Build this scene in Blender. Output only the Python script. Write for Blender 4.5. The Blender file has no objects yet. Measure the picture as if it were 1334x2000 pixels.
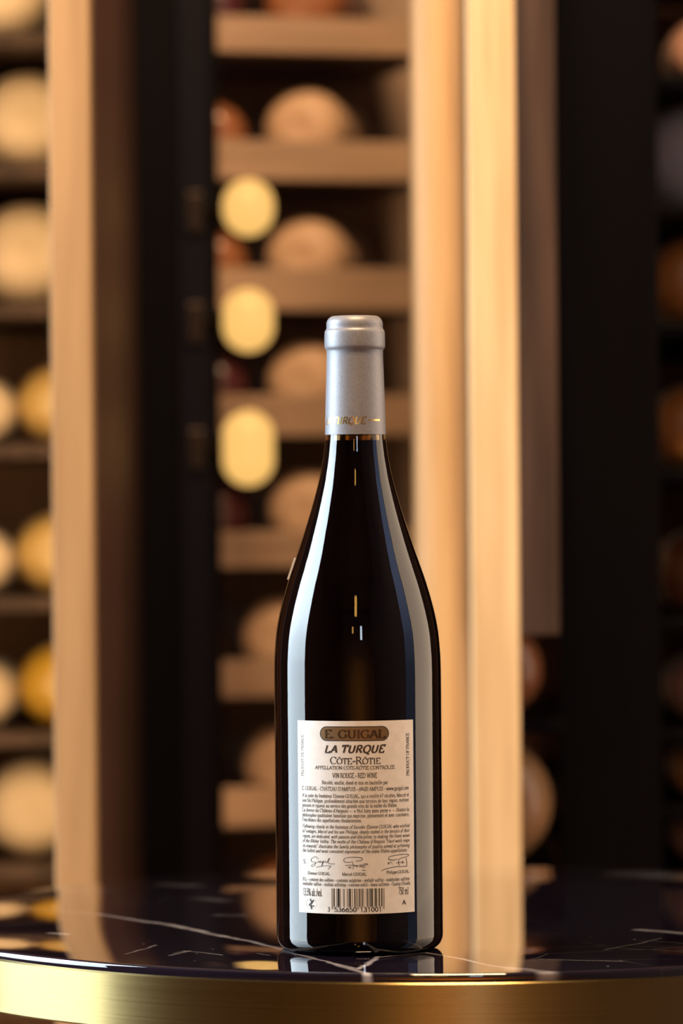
import bpy, bmesh, math, random, unicodedata
from mathutils import Matrix, Vector
random.seed(7)
sc = bpy.context.scene
COL = sc.collection

# ------------------------------------------------------------------ camera
F = 7700.0                 # focal length in pixels of a 1334 x 2000 frame
D = 1.848                  # camera to bottle
ROLL = 0.0085
TZ = 0.75                  # height of the table top
H = 0.2043                 # camera above the table top
cam = bpy.data.cameras.new('camera')
cam.sensor_fit = 'VERTICAL'; cam.sensor_height = 36.0
cam.lens = F / 2000 * 36.0
cam.clip_start = 0.05; cam.clip_end = 60
cam.dof.use_dof = True
cam.dof.focus_distance = D - 0.032
cam.dof.aperture_fstop = cam.lens / 21.0
cam.dof.aperture_blades = 0
camo = bpy.data.objects.new('camera', cam); COL.objects.link(camo)
n = math.sqrt(1 + ROLL * ROLL)
camo.matrix_world = Matrix(((1/n, ROLL/n, 0, 0), (0, 0, -1, -D), (-ROLL/n, 1/n, 0, TZ + H), (0, 0, 0, 1)))
sc.camera = camo

# ------------------------------------------------------------------ world, light, exposure
w = bpy.data.worlds.new('world'); sc.world = w; w.use_nodes = True
w.node_tree.nodes['Background'].inputs[0].default_value = (0.6, 0.42, 0.28, 1)
w.node_tree.nodes['Background'].inputs[1].default_value = 0.05

def area(name, loc, target, sx, sy, radiance, color, spread=180):
    l = bpy.data.lights.new(name, 'AREA'); l.shape = 'RECTANGLE'; l.size = sx; l.size_y = sy
    l.energy = radiance * math.pi * sx * sy; l.color = color; l.spread = math.radians(spread)
    o = bpy.data.objects.new(name, l); COL.objects.link(o)
    o.location = loc
    o.rotation_euler = (Vector(target) - Vector(loc)).to_track_quat('-Z', 'Y').to_euler()
    return o
# daylight through the tall window on the left, softer light through the curtained one on the right
def graded(o, low, high):
    # the sky outside is brighter higher up: strength runs from LOW at the sill to HIGH at the head
    l = o.data; l.use_nodes = True; t = l.node_tree; e = t.nodes['Emission']
    g = t.nodes.new('ShaderNodeNewGeometry'); sp = t.nodes.new('ShaderNodeSeparateXYZ'); mr = t.nodes.new('ShaderNodeMapRange')
    t.links.new(g.outputs['Position'], sp.inputs[0]); t.links.new(sp.outputs['Z'], mr.inputs['Value'])
    mr.interpolation_type = 'SMOOTHSTEP'
    mr.inputs['From Min'].default_value = 0.55; mr.inputs['From Max'].default_value = 1.9
    mr.inputs['To Min'].default_value = low; mr.inputs['To Max'].default_value = high
    t.links.new(mr.outputs[0], e.inputs['Strength'])
graded(area('window_daylight', (-2.27, 0.22, 1.44), (0, 0.22, 1.44), 1.44, 2.14, 1.0, (0.75, 0.89, 1.0)), 11.0, 23.0)
area('curtained_daylight', (1.47, 0.42, 1.35), (0, 0.42, 1.35), 1.10, 1.9, 3.6, (1.0, 0.75, 0.54))
graded(area('curtain_gap_daylight', (1.47, -0.36, 1.4), (0, -0.36, 1.4), 0.42, 1.8, 1.0, (0.50, 0.62, 1.0)), 0.25, 1.7)
# warm ceiling panel that lights the racks and the label
area('ceiling_panel_light', (0.1, -0.5, 2.92), (0.05, 0.9, 0.9), 0.5, 0.5, 150.0, (1.0, 0.66, 0.36))
# room lamps behind the camera
area('pendant_light', (-0.12, -3.2, 2.5), (0, 0, 1.0), 0.20, 0.45, 12.0, (1.0, 0.50, 0.10))
area('pendant_light', (-0.45, -3.9, 2.0), (0, 0, 1.0), 0.16, 0.30, 9.0, (1.0, 0.50, 0.12))
area('far_window_daylight', (0.42, -4.42, 2.0), (0.42, 0, 2.0), 0.22, 0.7, 16.0, (0.75, 0.85, 1.0))
area('added_floor_glow', (0.17, -3.3, 0.34), (0.17, -3.9, 0.0), 0.55, 0.08, 700.0, (1.0, 0.43, 0.05))  # added unseen so the brass band reflects a warm floor
area('added_floor_glow', (-0.42, -3.3, 0.34), (-0.42, -3.9, 0.0), 0.14, 0.06, 800.0, (1.0, 0.56, 0.09))  # second added glow, for a yellow streak in the brass
# unseen fill lights added behind post and door to brighten the bays
area('left_rack_fill_light', (-0.166, 0.62, 1.0), (-0.30, 1.10, 1.0), 0.02, 1.4, 150.0, (1.0, 0.66, 0.33))
area('middle_rack_fill_light', (-0.105, 1.185, 1.0), (0.10, 1.36, 1.0), 0.014, 1.4, 6.0, (1.0, 0.62, 0.34))
vs = sc.view_settings
sc.display_settings.display_device = 'sRGB'
vs.view_transform = 'Standard'; vs.look = 'None'; vs.exposure = 0.0; vs.gamma = 1.0; vs.use_curve_mapping = False
sc.cycles.max_bounces = 10; sc.cycles.transmission_bounces = 8; sc.cycles.glossy_bounces = 5
sc.cycles.use_denoising = True
sc.cycles.sample_clamp_indirect = 6.0

# ------------------------------------------------------------------ helpers
def at(px, py, d):
    """World point seen at pixel (px, py) of the photograph, at distance d from the camera."""
    u, v = px - 667, py - 1000
    a = (u - ROLL * v) / (1 + ROLL**2); b = -(v + ROLL * u) / (1 + ROLL**2)
    return Vector((a / F * d, d - D, TZ + H + b / F * d))

def on_table(px, py, dz=0.0):
    u, v = px - 667, py - 1000
    a = (u - ROLL * v) / (1 + ROLL**2); b = -(v + ROLL * u) / (1 + ROLL**2)
    d = -(H - dz) * F / b
    return Vector((a / F * d, d - D, TZ + dz))

def link(o, parent=None):
    COL.objects.link(o)
    if parent is not None: o.parent = parent
    return o

def from_bm(name, bm, m, parent=None, smooth=False, angle=None):
    me = bpy.data.meshes.new(name); bm.normal_update(); bm.to_mesh(me); bm.free()
    if m: me.materials.append(m)
    if smooth:
        me.polygons.foreach_set('use_smooth', [True] * len(me.polygons))
        if angle: me.set_sharp_from_angle(angle=math.radians(angle))
    return link(bpy.data.objects.new(name, me), parent)

def empty(name, loc, label, cat, group=None, rz=0.0):
    o = bpy.data.objects.new(name, None); o.empty_display_size = 0.05
    o.location = loc; o.rotation_euler = (0, 0, rz)
    link(o); tag(o, label, cat, group); return o

def tag(o, label=None, cat=None, group=None, kind=None):
    if label: o['label'] = label
    if cat: o['category'] = cat
    if group: o['group'] = group
    if kind: o['kind'] = kind
    return o

def bx(bm, c, s, bevel=0.0, rot=None):
    r = bmesh.ops.create_cube(bm, size=1.0)
    vs_ = r['verts']
    bmesh.ops.scale(bm, vec=s, verts=vs_)
    if bevel > 0:
        es = list({e for v in vs_ for e in v.link_edges})
        rb = bmesh.ops.bevel(bm, geom=es, offset=bevel, segments=2, profile=0.5, affect='EDGES')
        vs_ = list({v for f in rb['faces'] for v in f.verts} | {v for v in vs_ if v.is_valid})
    if rot is not None: bmesh.ops.rotate(bm, cent=(0, 0, 0), matrix=rot, verts=vs_)
    bmesh.ops.translate(bm, vec=c, verts=vs_)

def box(name, c, s, m, parent=None, bevel=0.0, rot=None):
    bm = bmesh.new(); bx(bm, c, s, bevel, rot); return from_bm(name, bm, m, parent)

def prism(name, pts, z0, z1, m, parent=None, bevel=0.0):
    """Upright prism over a plan polygon."""
    bm = bmesh.new()
    lo = [bm.verts.new((p[0], p[1], z0)) for p in pts]; hi = [bm.verts.new((p[0], p[1], z1)) for p in pts]
    k = len(pts)
    bm.faces.new(lo[::-1]); bm.faces.new(hi)
    for i in range(k): bm.faces.new((lo[i], lo[(i+1) % k], hi[(i+1) % k], hi[i]))
    bmesh.ops.recalc_face_normals(bm, faces=bm.faces[:])
    if bevel: bmesh.ops.bevel(bm, geom=bm.edges[:], offset=bevel, segments=2, profile=0.5, affect='EDGES')
    return from_bm(name, bm, m, parent)

def lathe(bm, prof, seg=64, mat=None):
    """Closed revolution of a list of (r, z); r = 0 makes a pole."""
    rings = []
    for r, z in prof:
        if r < 1e-7: rings.append([bm.verts.new((0, 0, z))])
        else: rings.append([bm.verts.new((r * math.cos(2*math.pi*i/seg), r * math.sin(2*math.pi*i/seg), z)) for i in range(seg)])
    for a, b in zip(rings, rings[1:]):
        for i in range(seg):
            j = (i + 1) % seg
            if len(a) == 1 and len(b) == 1: continue
            if len(a) == 1: bm.faces.new((a[0], b[i], b[j]))
            elif len(b) == 1: bm.faces.new((a[i], a[j], b[0]))
            else: bm.faces.new((a[i], a[j], b[j], b[i]))
    bmesh.ops.recalc_face_normals(bm, faces=bm.faces[:])

def spline(pts, per=8):
    """Catmull-Rom through points of any dimension."""
    out = []
    P = [tuple(2*a-b for a, b in zip(pts[0], pts[1]))] + list(pts) + [tuple(2*a-b for a, b in zip(pts[-1], pts[-2]))]
    for i in range(1, len(P) - 2):
        p0, p1, p2, p3 = P[i-1], P[i], P[i+1], P[i+2]
        for k in range(per):
            t = k / per
            out.append(tuple(0.5*((2*b) + (-a+c)*t + (2*a-5*b+4*c-d)*t*t + (-a+3*b-3*c+d)*t**3) for a, b, c, d in zip(p0, p1, p2, p3)))
    out.append(tuple(pts[-1])); return out

# ------------------------------------------------------------------ materials
def mat(name, color=(0.8, 0.8, 0.8), rough=0.5, metal=0.0, **kw):
    m = bpy.data.materials.new(name); m.use_nodes = True
    b = m.node_tree.nodes['Principled BSDF']
    b.inputs['Base Color'].default_value = (*color, 1); b.inputs['Roughness'].default_value = rough
    b.inputs['Metallic'].default_value = metal
    for k, v in kw.items():
        b.inputs[k.replace('_', ' ')].default_value = v
    return m

def N(m, t, **kw):
    nd = m.node_tree.nodes.new(t)
    for k, v in kw.items(): setattr(nd, k, v)
    return nd

def noisy(m, c0, c1, scale=(1, 1, 1), nscale=5.0, detail=6.0, bump=0.0, lo=0.35, hi=0.65, rough=None):
    """Mottle or grain: noise between two colours, optionally a fine bump."""
    t = m.node_tree; L = t.links.new; b = t.nodes['Principled BSDF']
    tc = N(m, 'ShaderNodeTexCoord'); mp = N(m, 'ShaderNodeMapping'); mp.inputs['Scale'].default_value = scale
    nz = N(m, 'ShaderNodeTexNoise'); nz.inputs['Scale'].default_value = nscale; nz.inputs['Detail'].default_value = detail
    cr = N(m, 'ShaderNodeValToRGB')
    cr.color_ramp.elements[0].position = lo; cr.color_ramp.elements[0].color = (*c0, 1)
    cr.color_ramp.elements[1].position = hi; cr.color_ramp.elements[1].color = (*c1, 1)
    L(tc.outputs['Object'], mp.inputs['Vector']); L(mp.outputs[0], nz.inputs['Vector'])
    L(nz.outputs['Fac'], cr.inputs[0]); L(cr.outputs[0], b.inputs['Base Color'])
    if bump:
        bp = N(m, 'ShaderNodeBump'); bp.inputs['Strength'].default_value = bump; bp.inputs['Distance'].default_value = 0.001
        L(nz.outputs['Fac'], bp.inputs['Height']); L(bp.outputs[0], b.inputs['Normal'])
    return m

GRAIN = (30, 30, 1.6)
dimmed_oak = noisy(mat('dimmed_oak', rough=0.5), (0.35, 0.21, 0.095), (0.45, 0.28, 0.135), GRAIN, 3.0, bump=0.15)  # oak darkened so its colour stands in for weaker light on the left
oak = noisy(mat('pale_oak', rough=0.5), (0.60, 0.40, 0.20), (0.80, 0.58, 0.32), GRAIN, 3.0, bump=0.15)
oak_shelf = noisy(mat('oak_shelf', rough=0.55), (0.23, 0.145, 0.092), (0.33, 0.21, 0.135), (2, 30, 30), 3.0, bump=0.15)
dark_walnut = noisy(mat('dark_walnut', rough=0.5, Specular_IOR_Level=.2), (0.035, 0.021, 0.015), (0.075, 0.044, 0.032), GRAIN, 3.0, bump=0.1)
walnut = noisy(mat('stained_walnut', rough=0.5, Specular_IOR_Level=.25), (0.065, 0.029, 0.019), (0.11, 0.05, 0.033), GRAIN, 3.0, bump=0.15)
dark_back = noisy(mat('dark_back_board', rough=0.7), (0.09, 0.048, 0.030), (0.14, 0.075, 0.048), GRAIN, 3.0)
black_lacquer = noisy(mat('black_lacquer', rough=0.5, Specular_IOR_Level=.08), (0.0004, 0.0002, 0.0007), (0.0008, 0.0004, 0.0013), GRAIN, 2.0)
floor_m = noisy(mat('dark_oak_floor', rough=0.35), (0.16, 0.075, 0.03), (0.30, 0.15, 0.06), (1.5, 25, 1), 3.0, bump=0.1)
wall_m = noisy(mat('brown_plaster', rough=0.8), (0.075, 0.050, 0.050), (0.11, 0.072, 0.070), (1, 1, 1), 6.0, bump=0.1)
ceil_m = noisy(mat('dark_ceiling_paint', rough=0.9), (0.06, 0.04, 0.03), (0.09, 0.06, 0.045), (1, 1, 1), 6.0)
frame_m = noisy(mat('dark_window_frame', rough=0.4), (0.02, 0.015, 0.012), (0.035, 0.025, 0.02), GRAIN, 3.0)

# polished brass brushed along the rim
brass = mat('brushed_brass', (0.26, 0.195, 0.080), 0.30, 1.0, Anisotropic=0.9, Anisotropic_Rotation=0.25)
def brush(m):
    t = m.node_tree; L = t.links.new; b = t.nodes['Principled BSDF']
    tc = N(m, 'ShaderNodeTexCoord'); mp = N(m, 'ShaderNodeMapping'); mp.inputs['Scale'].default_value = (4, 4, 900)
    nz = N(m, 'ShaderNodeTexNoise'); nz.inputs['Scale'].default_value = 1.0; nz.inputs['Detail'].default_value = 5
    L(tc.outputs['Object'], mp.inputs['Vector']); L(mp.outputs[0], nz.inputs['Vector'])
    mr = N(m, 'ShaderNodeMapRange'); mr.inputs['To Min'].default_value = 0.26; mr.inputs['To Max'].default_value = 0.36
    L(nz.outputs['Fac'], mr.inputs['Value']); L(mr.outputs[0], b.inputs['Roughness'])
    bp = N(m, 'ShaderNodeBump'); bp.inputs['Strength'].default_value = 0.12; bp.inputs['Distance'].default_value = 0.0003
    L(nz.outputs['Fac'], bp.inputs['Height']); L(bp.outputs[0], b.inputs['Normal'])
brush(brass)

# ------------------------------------------------------------------ the room
X0, X1, Y0, Y1, ZC = -2.3, 1.5, -4.5, 1.95, 3.0
def struct(o): o['kind'] = 'structure'; return o
struct(box('floor', ((X0+X1)/2, (Y0+Y1)/2, -0.05), (X1-X0+.4, Y1-Y0+.4, 0.1), floor_m))
struct(box('ceiling', ((X0+X1)/2, (Y0+Y1)/2, ZC+0.05), (X1-X0+.4, Y1-Y0+.4, 0.1), ceil_m))
struct(box('wall_back', ((X0+X1)/2, Y1+0.05, ZC/2), (X1-X0+.4, 0.1, ZC), wall_m))
def wall_with_hole(name, xc, y0, y1, z0, z1):
    bm = bmesh.new(); T = 0.1
    bx(bm, (xc, (Y0+y0)/2, ZC/2), (T, y0-Y0, ZC)); bx(bm, (xc, (Y1+y1)/2, ZC/2), (T, Y1-y1, ZC))
    bx(bm, (xc, (y0+y1)/2, z0/2), (T, y1-y0, z0)); bx(bm, (xc, (y0+y1)/2, (z1+ZC)/2), (T, y1-y0, ZC-z1))
    return struct(from_bm(name, bm, wall_m))
wall_with_hole('wall_left', X0-0.05, -0.54, 0.98, 0.36, 2.54)
wall_with_hole('wall_right', X1+0.05, -0.60, 1.01, 0.36, 2.34)
# front wall with an opening for the far window
bm = bmesh.new()
bx(bm, ((X0-.2+.28)/2, Y0-.05, ZC/2), (.28-X0+.2, .1, ZC)); bx(bm, ((X1+.2+.56)/2, Y0-.05, ZC/2), (X1+.2-.56, .1, ZC))
bx(bm, (.42, Y0-.05, .8), (.28, .1, 1.6)); bx(bm, (.42, Y0-.05, (2.4+ZC)/2), (.28, .1, ZC-2.4))
struct(from_bm('wall_front', bm, wall_m))
def window(name, axis, c, w_, z0, z1):
    bm = bmesh.new(); t = 0.03
    def b(cx, cz, sx, sz):
        if axis == 'x': bx(bm, (c[0], c[1]+cx, cz), (0.08, sx, sz), 0.003)
        else: bx(bm, (c[0]+cx, c[1], cz), (sx, 0.08, sz), 0.003)
    b(-(w_-t)/2, (z0+z1)/2, t, z1-z0); b((w_-t)/2, (z0+z1)/2, t, z1-z0)
    b(0, z0+t/2, w_-2*t, t); b(0, z1-t/2, w_-2*t, t)
    return struct(from_bm(name, bm, frame_m))
window('window_1', 'x', (X0-0.05, 0.22), 1.52, 0.36, 2.54)
window('window_2', 'x', (X1+0.05, 0.205), 1.61, 0.36, 2.34)
window('window_3', 'y', (0.42, Y0-0.05), 0.28, 1.6, 2.4)

# ------------------------------------------------------------------ the table
TX, TY, TR = 0.0513, 0.158, 0.2645
table = empty('round_table', (TX, TY, 0), 'round black marble table with a brushed brass edge band', 'table')

def marble():
    m = mat('black_marble', (0.006, 0.005, 0.009), 0.035, Coat_Weight=1.0, Coat_Roughness=0.025); t = m.node_tree; L = t.links.new; b = t.nodes['Principled BSDF']
    b.inputs['IOR'].default_value = 1.52
    tc = N(m, 'ShaderNodeTexCoord')
    warp = N(m, 'ShaderNodeTexNoise'); warp.inputs['Scale'].default_value = 22; warp.inputs['Detail'].default_value = 4
    L(tc.outputs['Object'], warp.inputs['Vector'])
    sub = N(m, 'ShaderNodeVectorMath', operation='SUBTRACT'); L(warp.outputs['Color'], sub.inputs[0]); sub.inputs[1].default_value = (0.5, 0.5, 0.5)
    sca = N(m, 'ShaderNodeVectorMath', operation='SCALE'); L(sub.outputs[0], sca.inputs[0]); sca.inputs['Scale'].default_value = 0.012
    add = N(m, 'ShaderNodeVectorMath', operation='ADD'); L(tc.outputs['Object'], add.inputs[0]); L(sca.outputs[0], add.inputs[1])
    flat = N(m, 'ShaderNodeVectorMath', operation='MULTIPLY'); L(add.outputs[0], flat.inputs[0]); flat.inputs[1].default_value = (1, 1, 0)
    P = flat.outputs[0]
    def math_(op, a, c=None, d=None, clamp=False):
        nd = N(m, 'ShaderNodeMath', operation=op); nd.use_clamp = clamp
        for i, v in enumerate((a, c, d)):
            if v is None: continue
            if isinstance(v, (int, float)): nd.inputs[i].default_value = v
            else: L(v, nd.inputs[i])
        return nd.outputs[0]
    fine = N(m, 'ShaderNodeTexNoise'); fine.inputs['Scale'].default_value = 60; fine.inputs['Detail'].default_value = 5
    L(tc.outputs['Object'], fine.inputs['Vector'])
    total = None
    # hand-placed veins, as segments across the slab: photo points on the table top, half width in m, strength
    segs = [
        ((40, 1772), (190, 1786), .0022, .35), ((190, 1786), (330, 1806), .0026, .8), ((330, 1806), (440, 1829), .0030, .95), ((440, 1829), (545, 1854), .0021, .95),
        ((545, 1854), (610, 1872), .0016, .75), ((610, 1872), (700, 1893), .0012, .6), ((735, 1868), (700, 1893), .0016, .8), ((640, 1880), (720, 1902), .0020, .7),
        ((735, 1869), (835, 1861), .0010, .8), ((835, 1861), (880, 1869), .0012, .8), ((880, 1869), (950, 1884), .0014, .8), ((950, 1884), (1040, 1893), .0014, .75),
        ((1000, 1892), (1130, 1903), .0050, .35), ((1250, 1816), (1334, 1824), .0045, .45), ((1054, 1873), (1215, 1877), .0008, .5),
        ((250, 1863), (310, 1846), .0008, .5), ((335, 1866), (370, 1857), .0010, .6), ((340, 1862), (360, 1858), .0010, .5), ((360, 1857), (430, 1865), .0008, .55),
        ((930, 1686), (1160, 1688), .020, .34), ((1255, 1707), (1334, 1712), .022, .32), ((60, 1735), (170, 1740), .016, .2), ((330, 1728), (370, 1730), .010, .22),
        ((400, 1755), (440, 1760), .008, .15), ((420, 1787), (470, 1788), .005, .2), ((100, 1823), (125, 1825), .0030, .8), ((500, 1862), (527, 1866), .0005, .5),
        ((1190, 1855), (1290, 1832), .0009, .25)]
    for p0, p1, hw, s in segs:
        A = on_table(*p0) - Vector((TX, TY, TZ)); B = on_table(*p1) - Vector((TX, TY, TZ)); d = B - A; l2 = d.dot(d)
        s1 = N(m, 'ShaderNodeVectorMath', operation='SUBTRACT'); L(P, s1.inputs[0]); s1.inputs[1].default_value = (A.x, A.y, 0)
        dt = N(m, 'ShaderNodeVectorMath', operation='DOT_PRODUCT'); L(s1.outputs[0], dt.inputs[0]); dt.inputs[1].default_value = (d.x/l2, d.y/l2, 0)
        tt = math_('MULTIPLY', dt.outputs['Value'], 1.0, clamp=True)
        pr = N(m, 'ShaderNodeVectorMath', operation='SCALE'); pr.inputs[0].default_value = (d.x, d.y, 0); L(tt, pr.inputs['Scale'])
        df = N(m, 'ShaderNodeVectorMath', operation='DISTANCE'); L(s1.outputs[0], df.inputs[0]); L(pr.outputs[0], df.inputs[1])
        mr = N(m, 'ShaderNodeMapRange', interpolation_type='SMOOTHSTEP'); L(df.outputs['Value'], mr.inputs['Value'])
        mr.inputs['From Min'].default_value = hw * .25; mr.inputs['From Max'].default_value = hw * 1.25
        mr.inputs['To Min'].default_value = s; mr.inputs['To Max'].default_value = 0.0
        total = mr.outputs[0] if total is None else math_('MAXIMUM', total, mr.outputs[0])
    # fine hairline veins everywhere
    vor = N(m, 'ShaderNodeTexVoronoi', feature='DISTANCE_TO_EDGE'); vor.inputs['Scale'].default_value = 26
    mp = N(m, 'ShaderNodeMapping'); mp.inputs['Scale'].default_value = (0.55, 1.3, 1); mp.inputs['Rotation'].default_value = (0, 0, 0.5)
    L(P, mp.inputs['Vector']); L(mp.outputs[0], vor.inputs['Vector'])
    hair = N(m, 'ShaderNodeMapRange', interpolation_type='SMOOTHSTEP'); L(vor.outputs['Distance'], hair.inputs['Value'])
    hair.inputs['From Min'].default_value = 0.0; hair.inputs['From Max'].default_value = 0.016
    hair.inputs['To Min'].default_value = 0.16; hair.inputs['To Max'].default_value = 0.0
    msk = N(m, 'ShaderNodeTexNoise'); msk.inputs['Scale'].default_value = 9; msk.inputs['Detail'].default_value = 3
    L(tc.outputs['Object'], msk.inputs['Vector'])
    mk = N(m, 'ShaderNodeMapRange'); L(msk.outputs['Fac'], mk.inputs['Value']); mk.inputs['From Min'].default_value = .55; mk.inputs['From Max'].default_value = .66
    h2 = math_('MULTIPLY', hair.outputs[0], mk.outputs[0])
    total = math_('MAXIMUM', total, h2)
    mod = N(m, 'ShaderNodeMapRange'); L(fine.outputs['Fac'], mod.inputs['Value']); mod.inputs['From Min'].default_value = .3; mod.inputs['From Max'].default_value = .6
    mod.inputs['To Min'].default_value = .35; mod.inputs['To Max'].default_value = 1.0
    total = math_('MULTIPLY', total, mod.outputs[0], clamp=True)
    # pale crystals in the stone
    v2 = N(m, 'ShaderNodeTexVoronoi'); v2.inputs['Scale'].default_value = 150; L(tc.outputs['Object'], v2.inputs['Vector'])
    sp = N(m, 'ShaderNodeMapRange'); L(v2.outputs['Distance'], sp.inputs['Value']); sp.inputs['From Min'].default_value = .05; sp.inputs['From Max'].default_value = .11
    sp.inputs['To Min'].default_value = .8; sp.inputs['To Max'].default_value = 0
    sepc = N(m, 'ShaderNodeSeparateColor'); L(v2.outputs['Color'], sepc.inputs[0])
    gate = math_('GREATER_THAN', sepc.outputs[0], 0.93)
    total = math_('MAXIMUM', total, math_('MULTIPLY', sp.outputs[0], gate))
    mix = N(m, 'ShaderNodeMix', data_type='RGBA'); L(total, mix.inputs['Factor'])
    mix.inputs['A'].default_value = (0.009, 0.0065, 0.013, 1); mix.inputs['B'].default_value = (0.62, 0.58, 0.60, 1)
    L(mix.outputs['Result'], b.inputs['Base Color'])
    return m
marble_m = marble()

def arc_prof(cx, cz, r, a0, a1, n_=6):
    return [(cx + r*math.cos(math.radians(a0+(a1-a0)*i/n_)), cz + r*math.sin(math.radians(a0+(a1-a0)*i/n_))) for i in range(n_+1)]
bm = bmesh.new(); e = 0.0016
lathe(bm, [(0, TZ-.022), (TR-.004, TZ-.022), (TR-.004, TZ-.0045)] + [(TR-.0006, TZ-.0045)] + arc_prof(TR-e-.0002, TZ-e, e, 0, 90) + [(TR*.6, TZ), (0, TZ)], 256)
from_bm('marble_top', bm, marble_m, table, True, 40).matrix_parent_inverse = Matrix()
bm = bmesh.new()
zt, zb = TZ-.0041, TZ-.0295
lathe(bm, [(TR-.003, zt), (TR-.0004, zt), (TR+.0004, zt-.0008), (TR+.0004, zb+.0008), (TR-.0004, zb), (TR-.003, zb), (TR-.003, zt)], 256)
from_bm('edge_band', bm, brass, table, True, 40)
bm = bmesh.new()
lathe(bm, [(0, TZ-.03), (TR-.01, TZ-.03), (TR-.01, TZ-.0222), (0, TZ-.0222)], 96)
from_bm('underside_board', bm, black_lacquer, table, True, 40)
bm = bmesh.new()
lathe(bm, [(0, .0), (.19, .0), (.19, .008), (.185, .012), (.05, .016), (.032, .03), (.03, .6), (.034, TZ-.05), (.09, TZ-.031), (0, TZ-.031)], 64)
from_bm('pedestal', bm, mat('black_metal', (0.012, 0.011, 0.011), 0.4, 0.6), table, True, 40)
for o in table.children:      # the profiles are drawn about the table's own axis
    o.location = (0, 0, 0)

# the marble veins are laid out relative to the slab's centre at the table-top height
marble_obj = [o for o in table.children if o.name.startswith('marble_top')][0]

# ------------------------------------------------------------------ lettering: a stroked roman alphabet, bent round the bottle
def arc(cx, cy, rx, ry, a0, a1, n_=10):
    return [(cx + rx*math.cos(math.radians(a0+(a1-a0)*i/n_)), cy + ry*math.sin(math.radians(a0+(a1-a0)*i/n_))) for i in range(n_+1)]
X = 0.66
def G():
    g = {}
    st = lambda x, h=1: [(x, 0), (x, h)]
    g['A'] = (.74, [[(.06, 0), (.37, 1)], [(.37, 1), (.68, 0)], [(.18, .36), (.56, .36)]], [(.06, 0, .1), (.68, 0, .11)])
    g['B'] = (.66, [st(.14), [(.14, 1), (.32, 1)]+arc(.32, .76, .22, .24, 90, -90)+[(.14, .52)], [(.14, .52), (.34, .52)]+arc(.34, .26, .25, .26, 90, -90)+[(.14, 0)]], [(.1, 0, .1), (.1, 1, .1)])
    g['C'] = (.72, [arc(.40, .5, .34, .5, 48, 312, 16), [(.64, .98), (.64, .74)]], [])
    g['D'] = (.78, [st(.14), [(.14, 1), (.32, 1)]+arc(.32, .5, .38, .5, 90, -90, 14)+[(.14, 0)]], [(.1, 0, .1), (.1, 1, .1)])
    g['E'] = (.64, [st(.14), [(.14, 1), (.55, 1), (.55, .8)], [(.14, .52), (.44, .52)], [(.14, 0), (.58, 0), (.58, .22)]], [(.1, 0, .1), (.1, 1, .1)])
    g['F'] = (.58, [st(.14), [(.14, 1), (.54, 1), (.54, .8)], [(.14, .52), (.42, .52)]], [(.14, 0, .12), (.1, 1, .1)])
    g['G'] = (.78, [arc(.40, .5, .34, .5, 48, 318, 16), [(.64, .98), (.64, .76)], [(.66, .06), (.66, .42)]], [(.64, .42, .12)])
    g['H'] = (.80, [st(.15), st(.65), [(.15, .52), (.65, .52)]], [(.15, 0, .12), (.65, 0, .12), (.15, 1, .12), (.65, 1, .12)])
    g['I'] = (.36, [st(.18)], [(.18, 0, .13), (.18, 1, .13)])
    g['J'] = (.44, [[(.28, 1), (.28, .2)]+arc(.16, .2, .12, .2, 0, -150, 6)], [(.28, 1, .12)])
    g['L'] = (.62, [st(.14), [(.14, 0), (.57, 0), (.57, .24)]], [(.1, 0, .1), (.14, 1, .13)])
    g['M'] = (.94, [[(.14, 0), (.14, 1)], [(.14, 1), (.46, .05)], [(.46, .05), (.80, 1)], [(.80, 1), (.80, 0)]], [(.14, 0, .1), (.80, 0, .12), (.1, 1, .08), (.84, 1, .08)])
    g['N'] = (.80, [[(.14, 0), (.14, 1)], [(.14, 1), (.66, 0)], [(.66, 0), (.66, 1)]], [(.14, 0, .11), (.1, 1, .1), (.66, 1, .11)])
    g['O'] = (.80, [arc(.40, .5, .34, .5, 0, 360, 22)], [])
    g['P'] = (.62, [st(.14), [(.14, 1), (.32, 1)]+arc(.32, .74, .24, .26, 90, -90)+[(.14, .48)]], [(.14, 0, .13), (.1, 1, .1)])
    g['Q'] = (.80, [arc(.40, .5, .34, .5, 0, 360, 22), [(.42, .06), (.58, -.14), (.76, -.18)]], [])
    g['R'] = (.72, [st(.14), [(.14, 1), (.32, 1)]+arc(.32, .75, .23, .25, 90, -90)+[(.14, .5)], [(.34, .5), (.66, 0)]], [(.14, 0, .12), (.1, 1, .1), (.68, 0, .08)])
    g['S'] = (.58, [spline([(.48, .82), (.42, .95), (.28, 1.0), (.13, .92), (.10, .76), (.20, .60), (.38, .46), (.49, .30), (.45, .10), (.28, 0), (.13, .05), (.08, .2)], 3), [(.49, .98), (.49, .76)], [(.075, .02), (.075, .24)]], [])
    g['T'] = (.66, [st(.33), [(.06, .78), (.06, 1), (.60, 1), (.60, .78)]], [(.33, 0, .13)])
    g['U'] = (.78, [[(.15, 1), (.15, .3)]+arc(.39, .3, .24, .3, 180, 360, 12)+[(.63, 1)]], [(.15, 1, .12), (.63, 1, .11)])
    g['V'] = (.74, [[(.07, 1), (.37, 0)], [(.37, 0), (.67, 1)]], [(.07, 1, .1), (.67, 1, .1)])
    g['W'] = (1.02, [[(.07, 1), (.30, 0)], [(.30, 0), (.52, .95)], [(.52, .95), (.74, 0)], [(.74, 0), (.95, 1)]], [(.07, 1, .1), (.95, 1, .09), (.50, 1, .08)])
    g['X'] = (.72, [[(.08, 1), (.64, 0)], [(.64, 1), (.08, 0)]], [(.08, 1, .1), (.64, 1, .1), (.08, 0, .1), (.64, 0, .1)])
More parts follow.
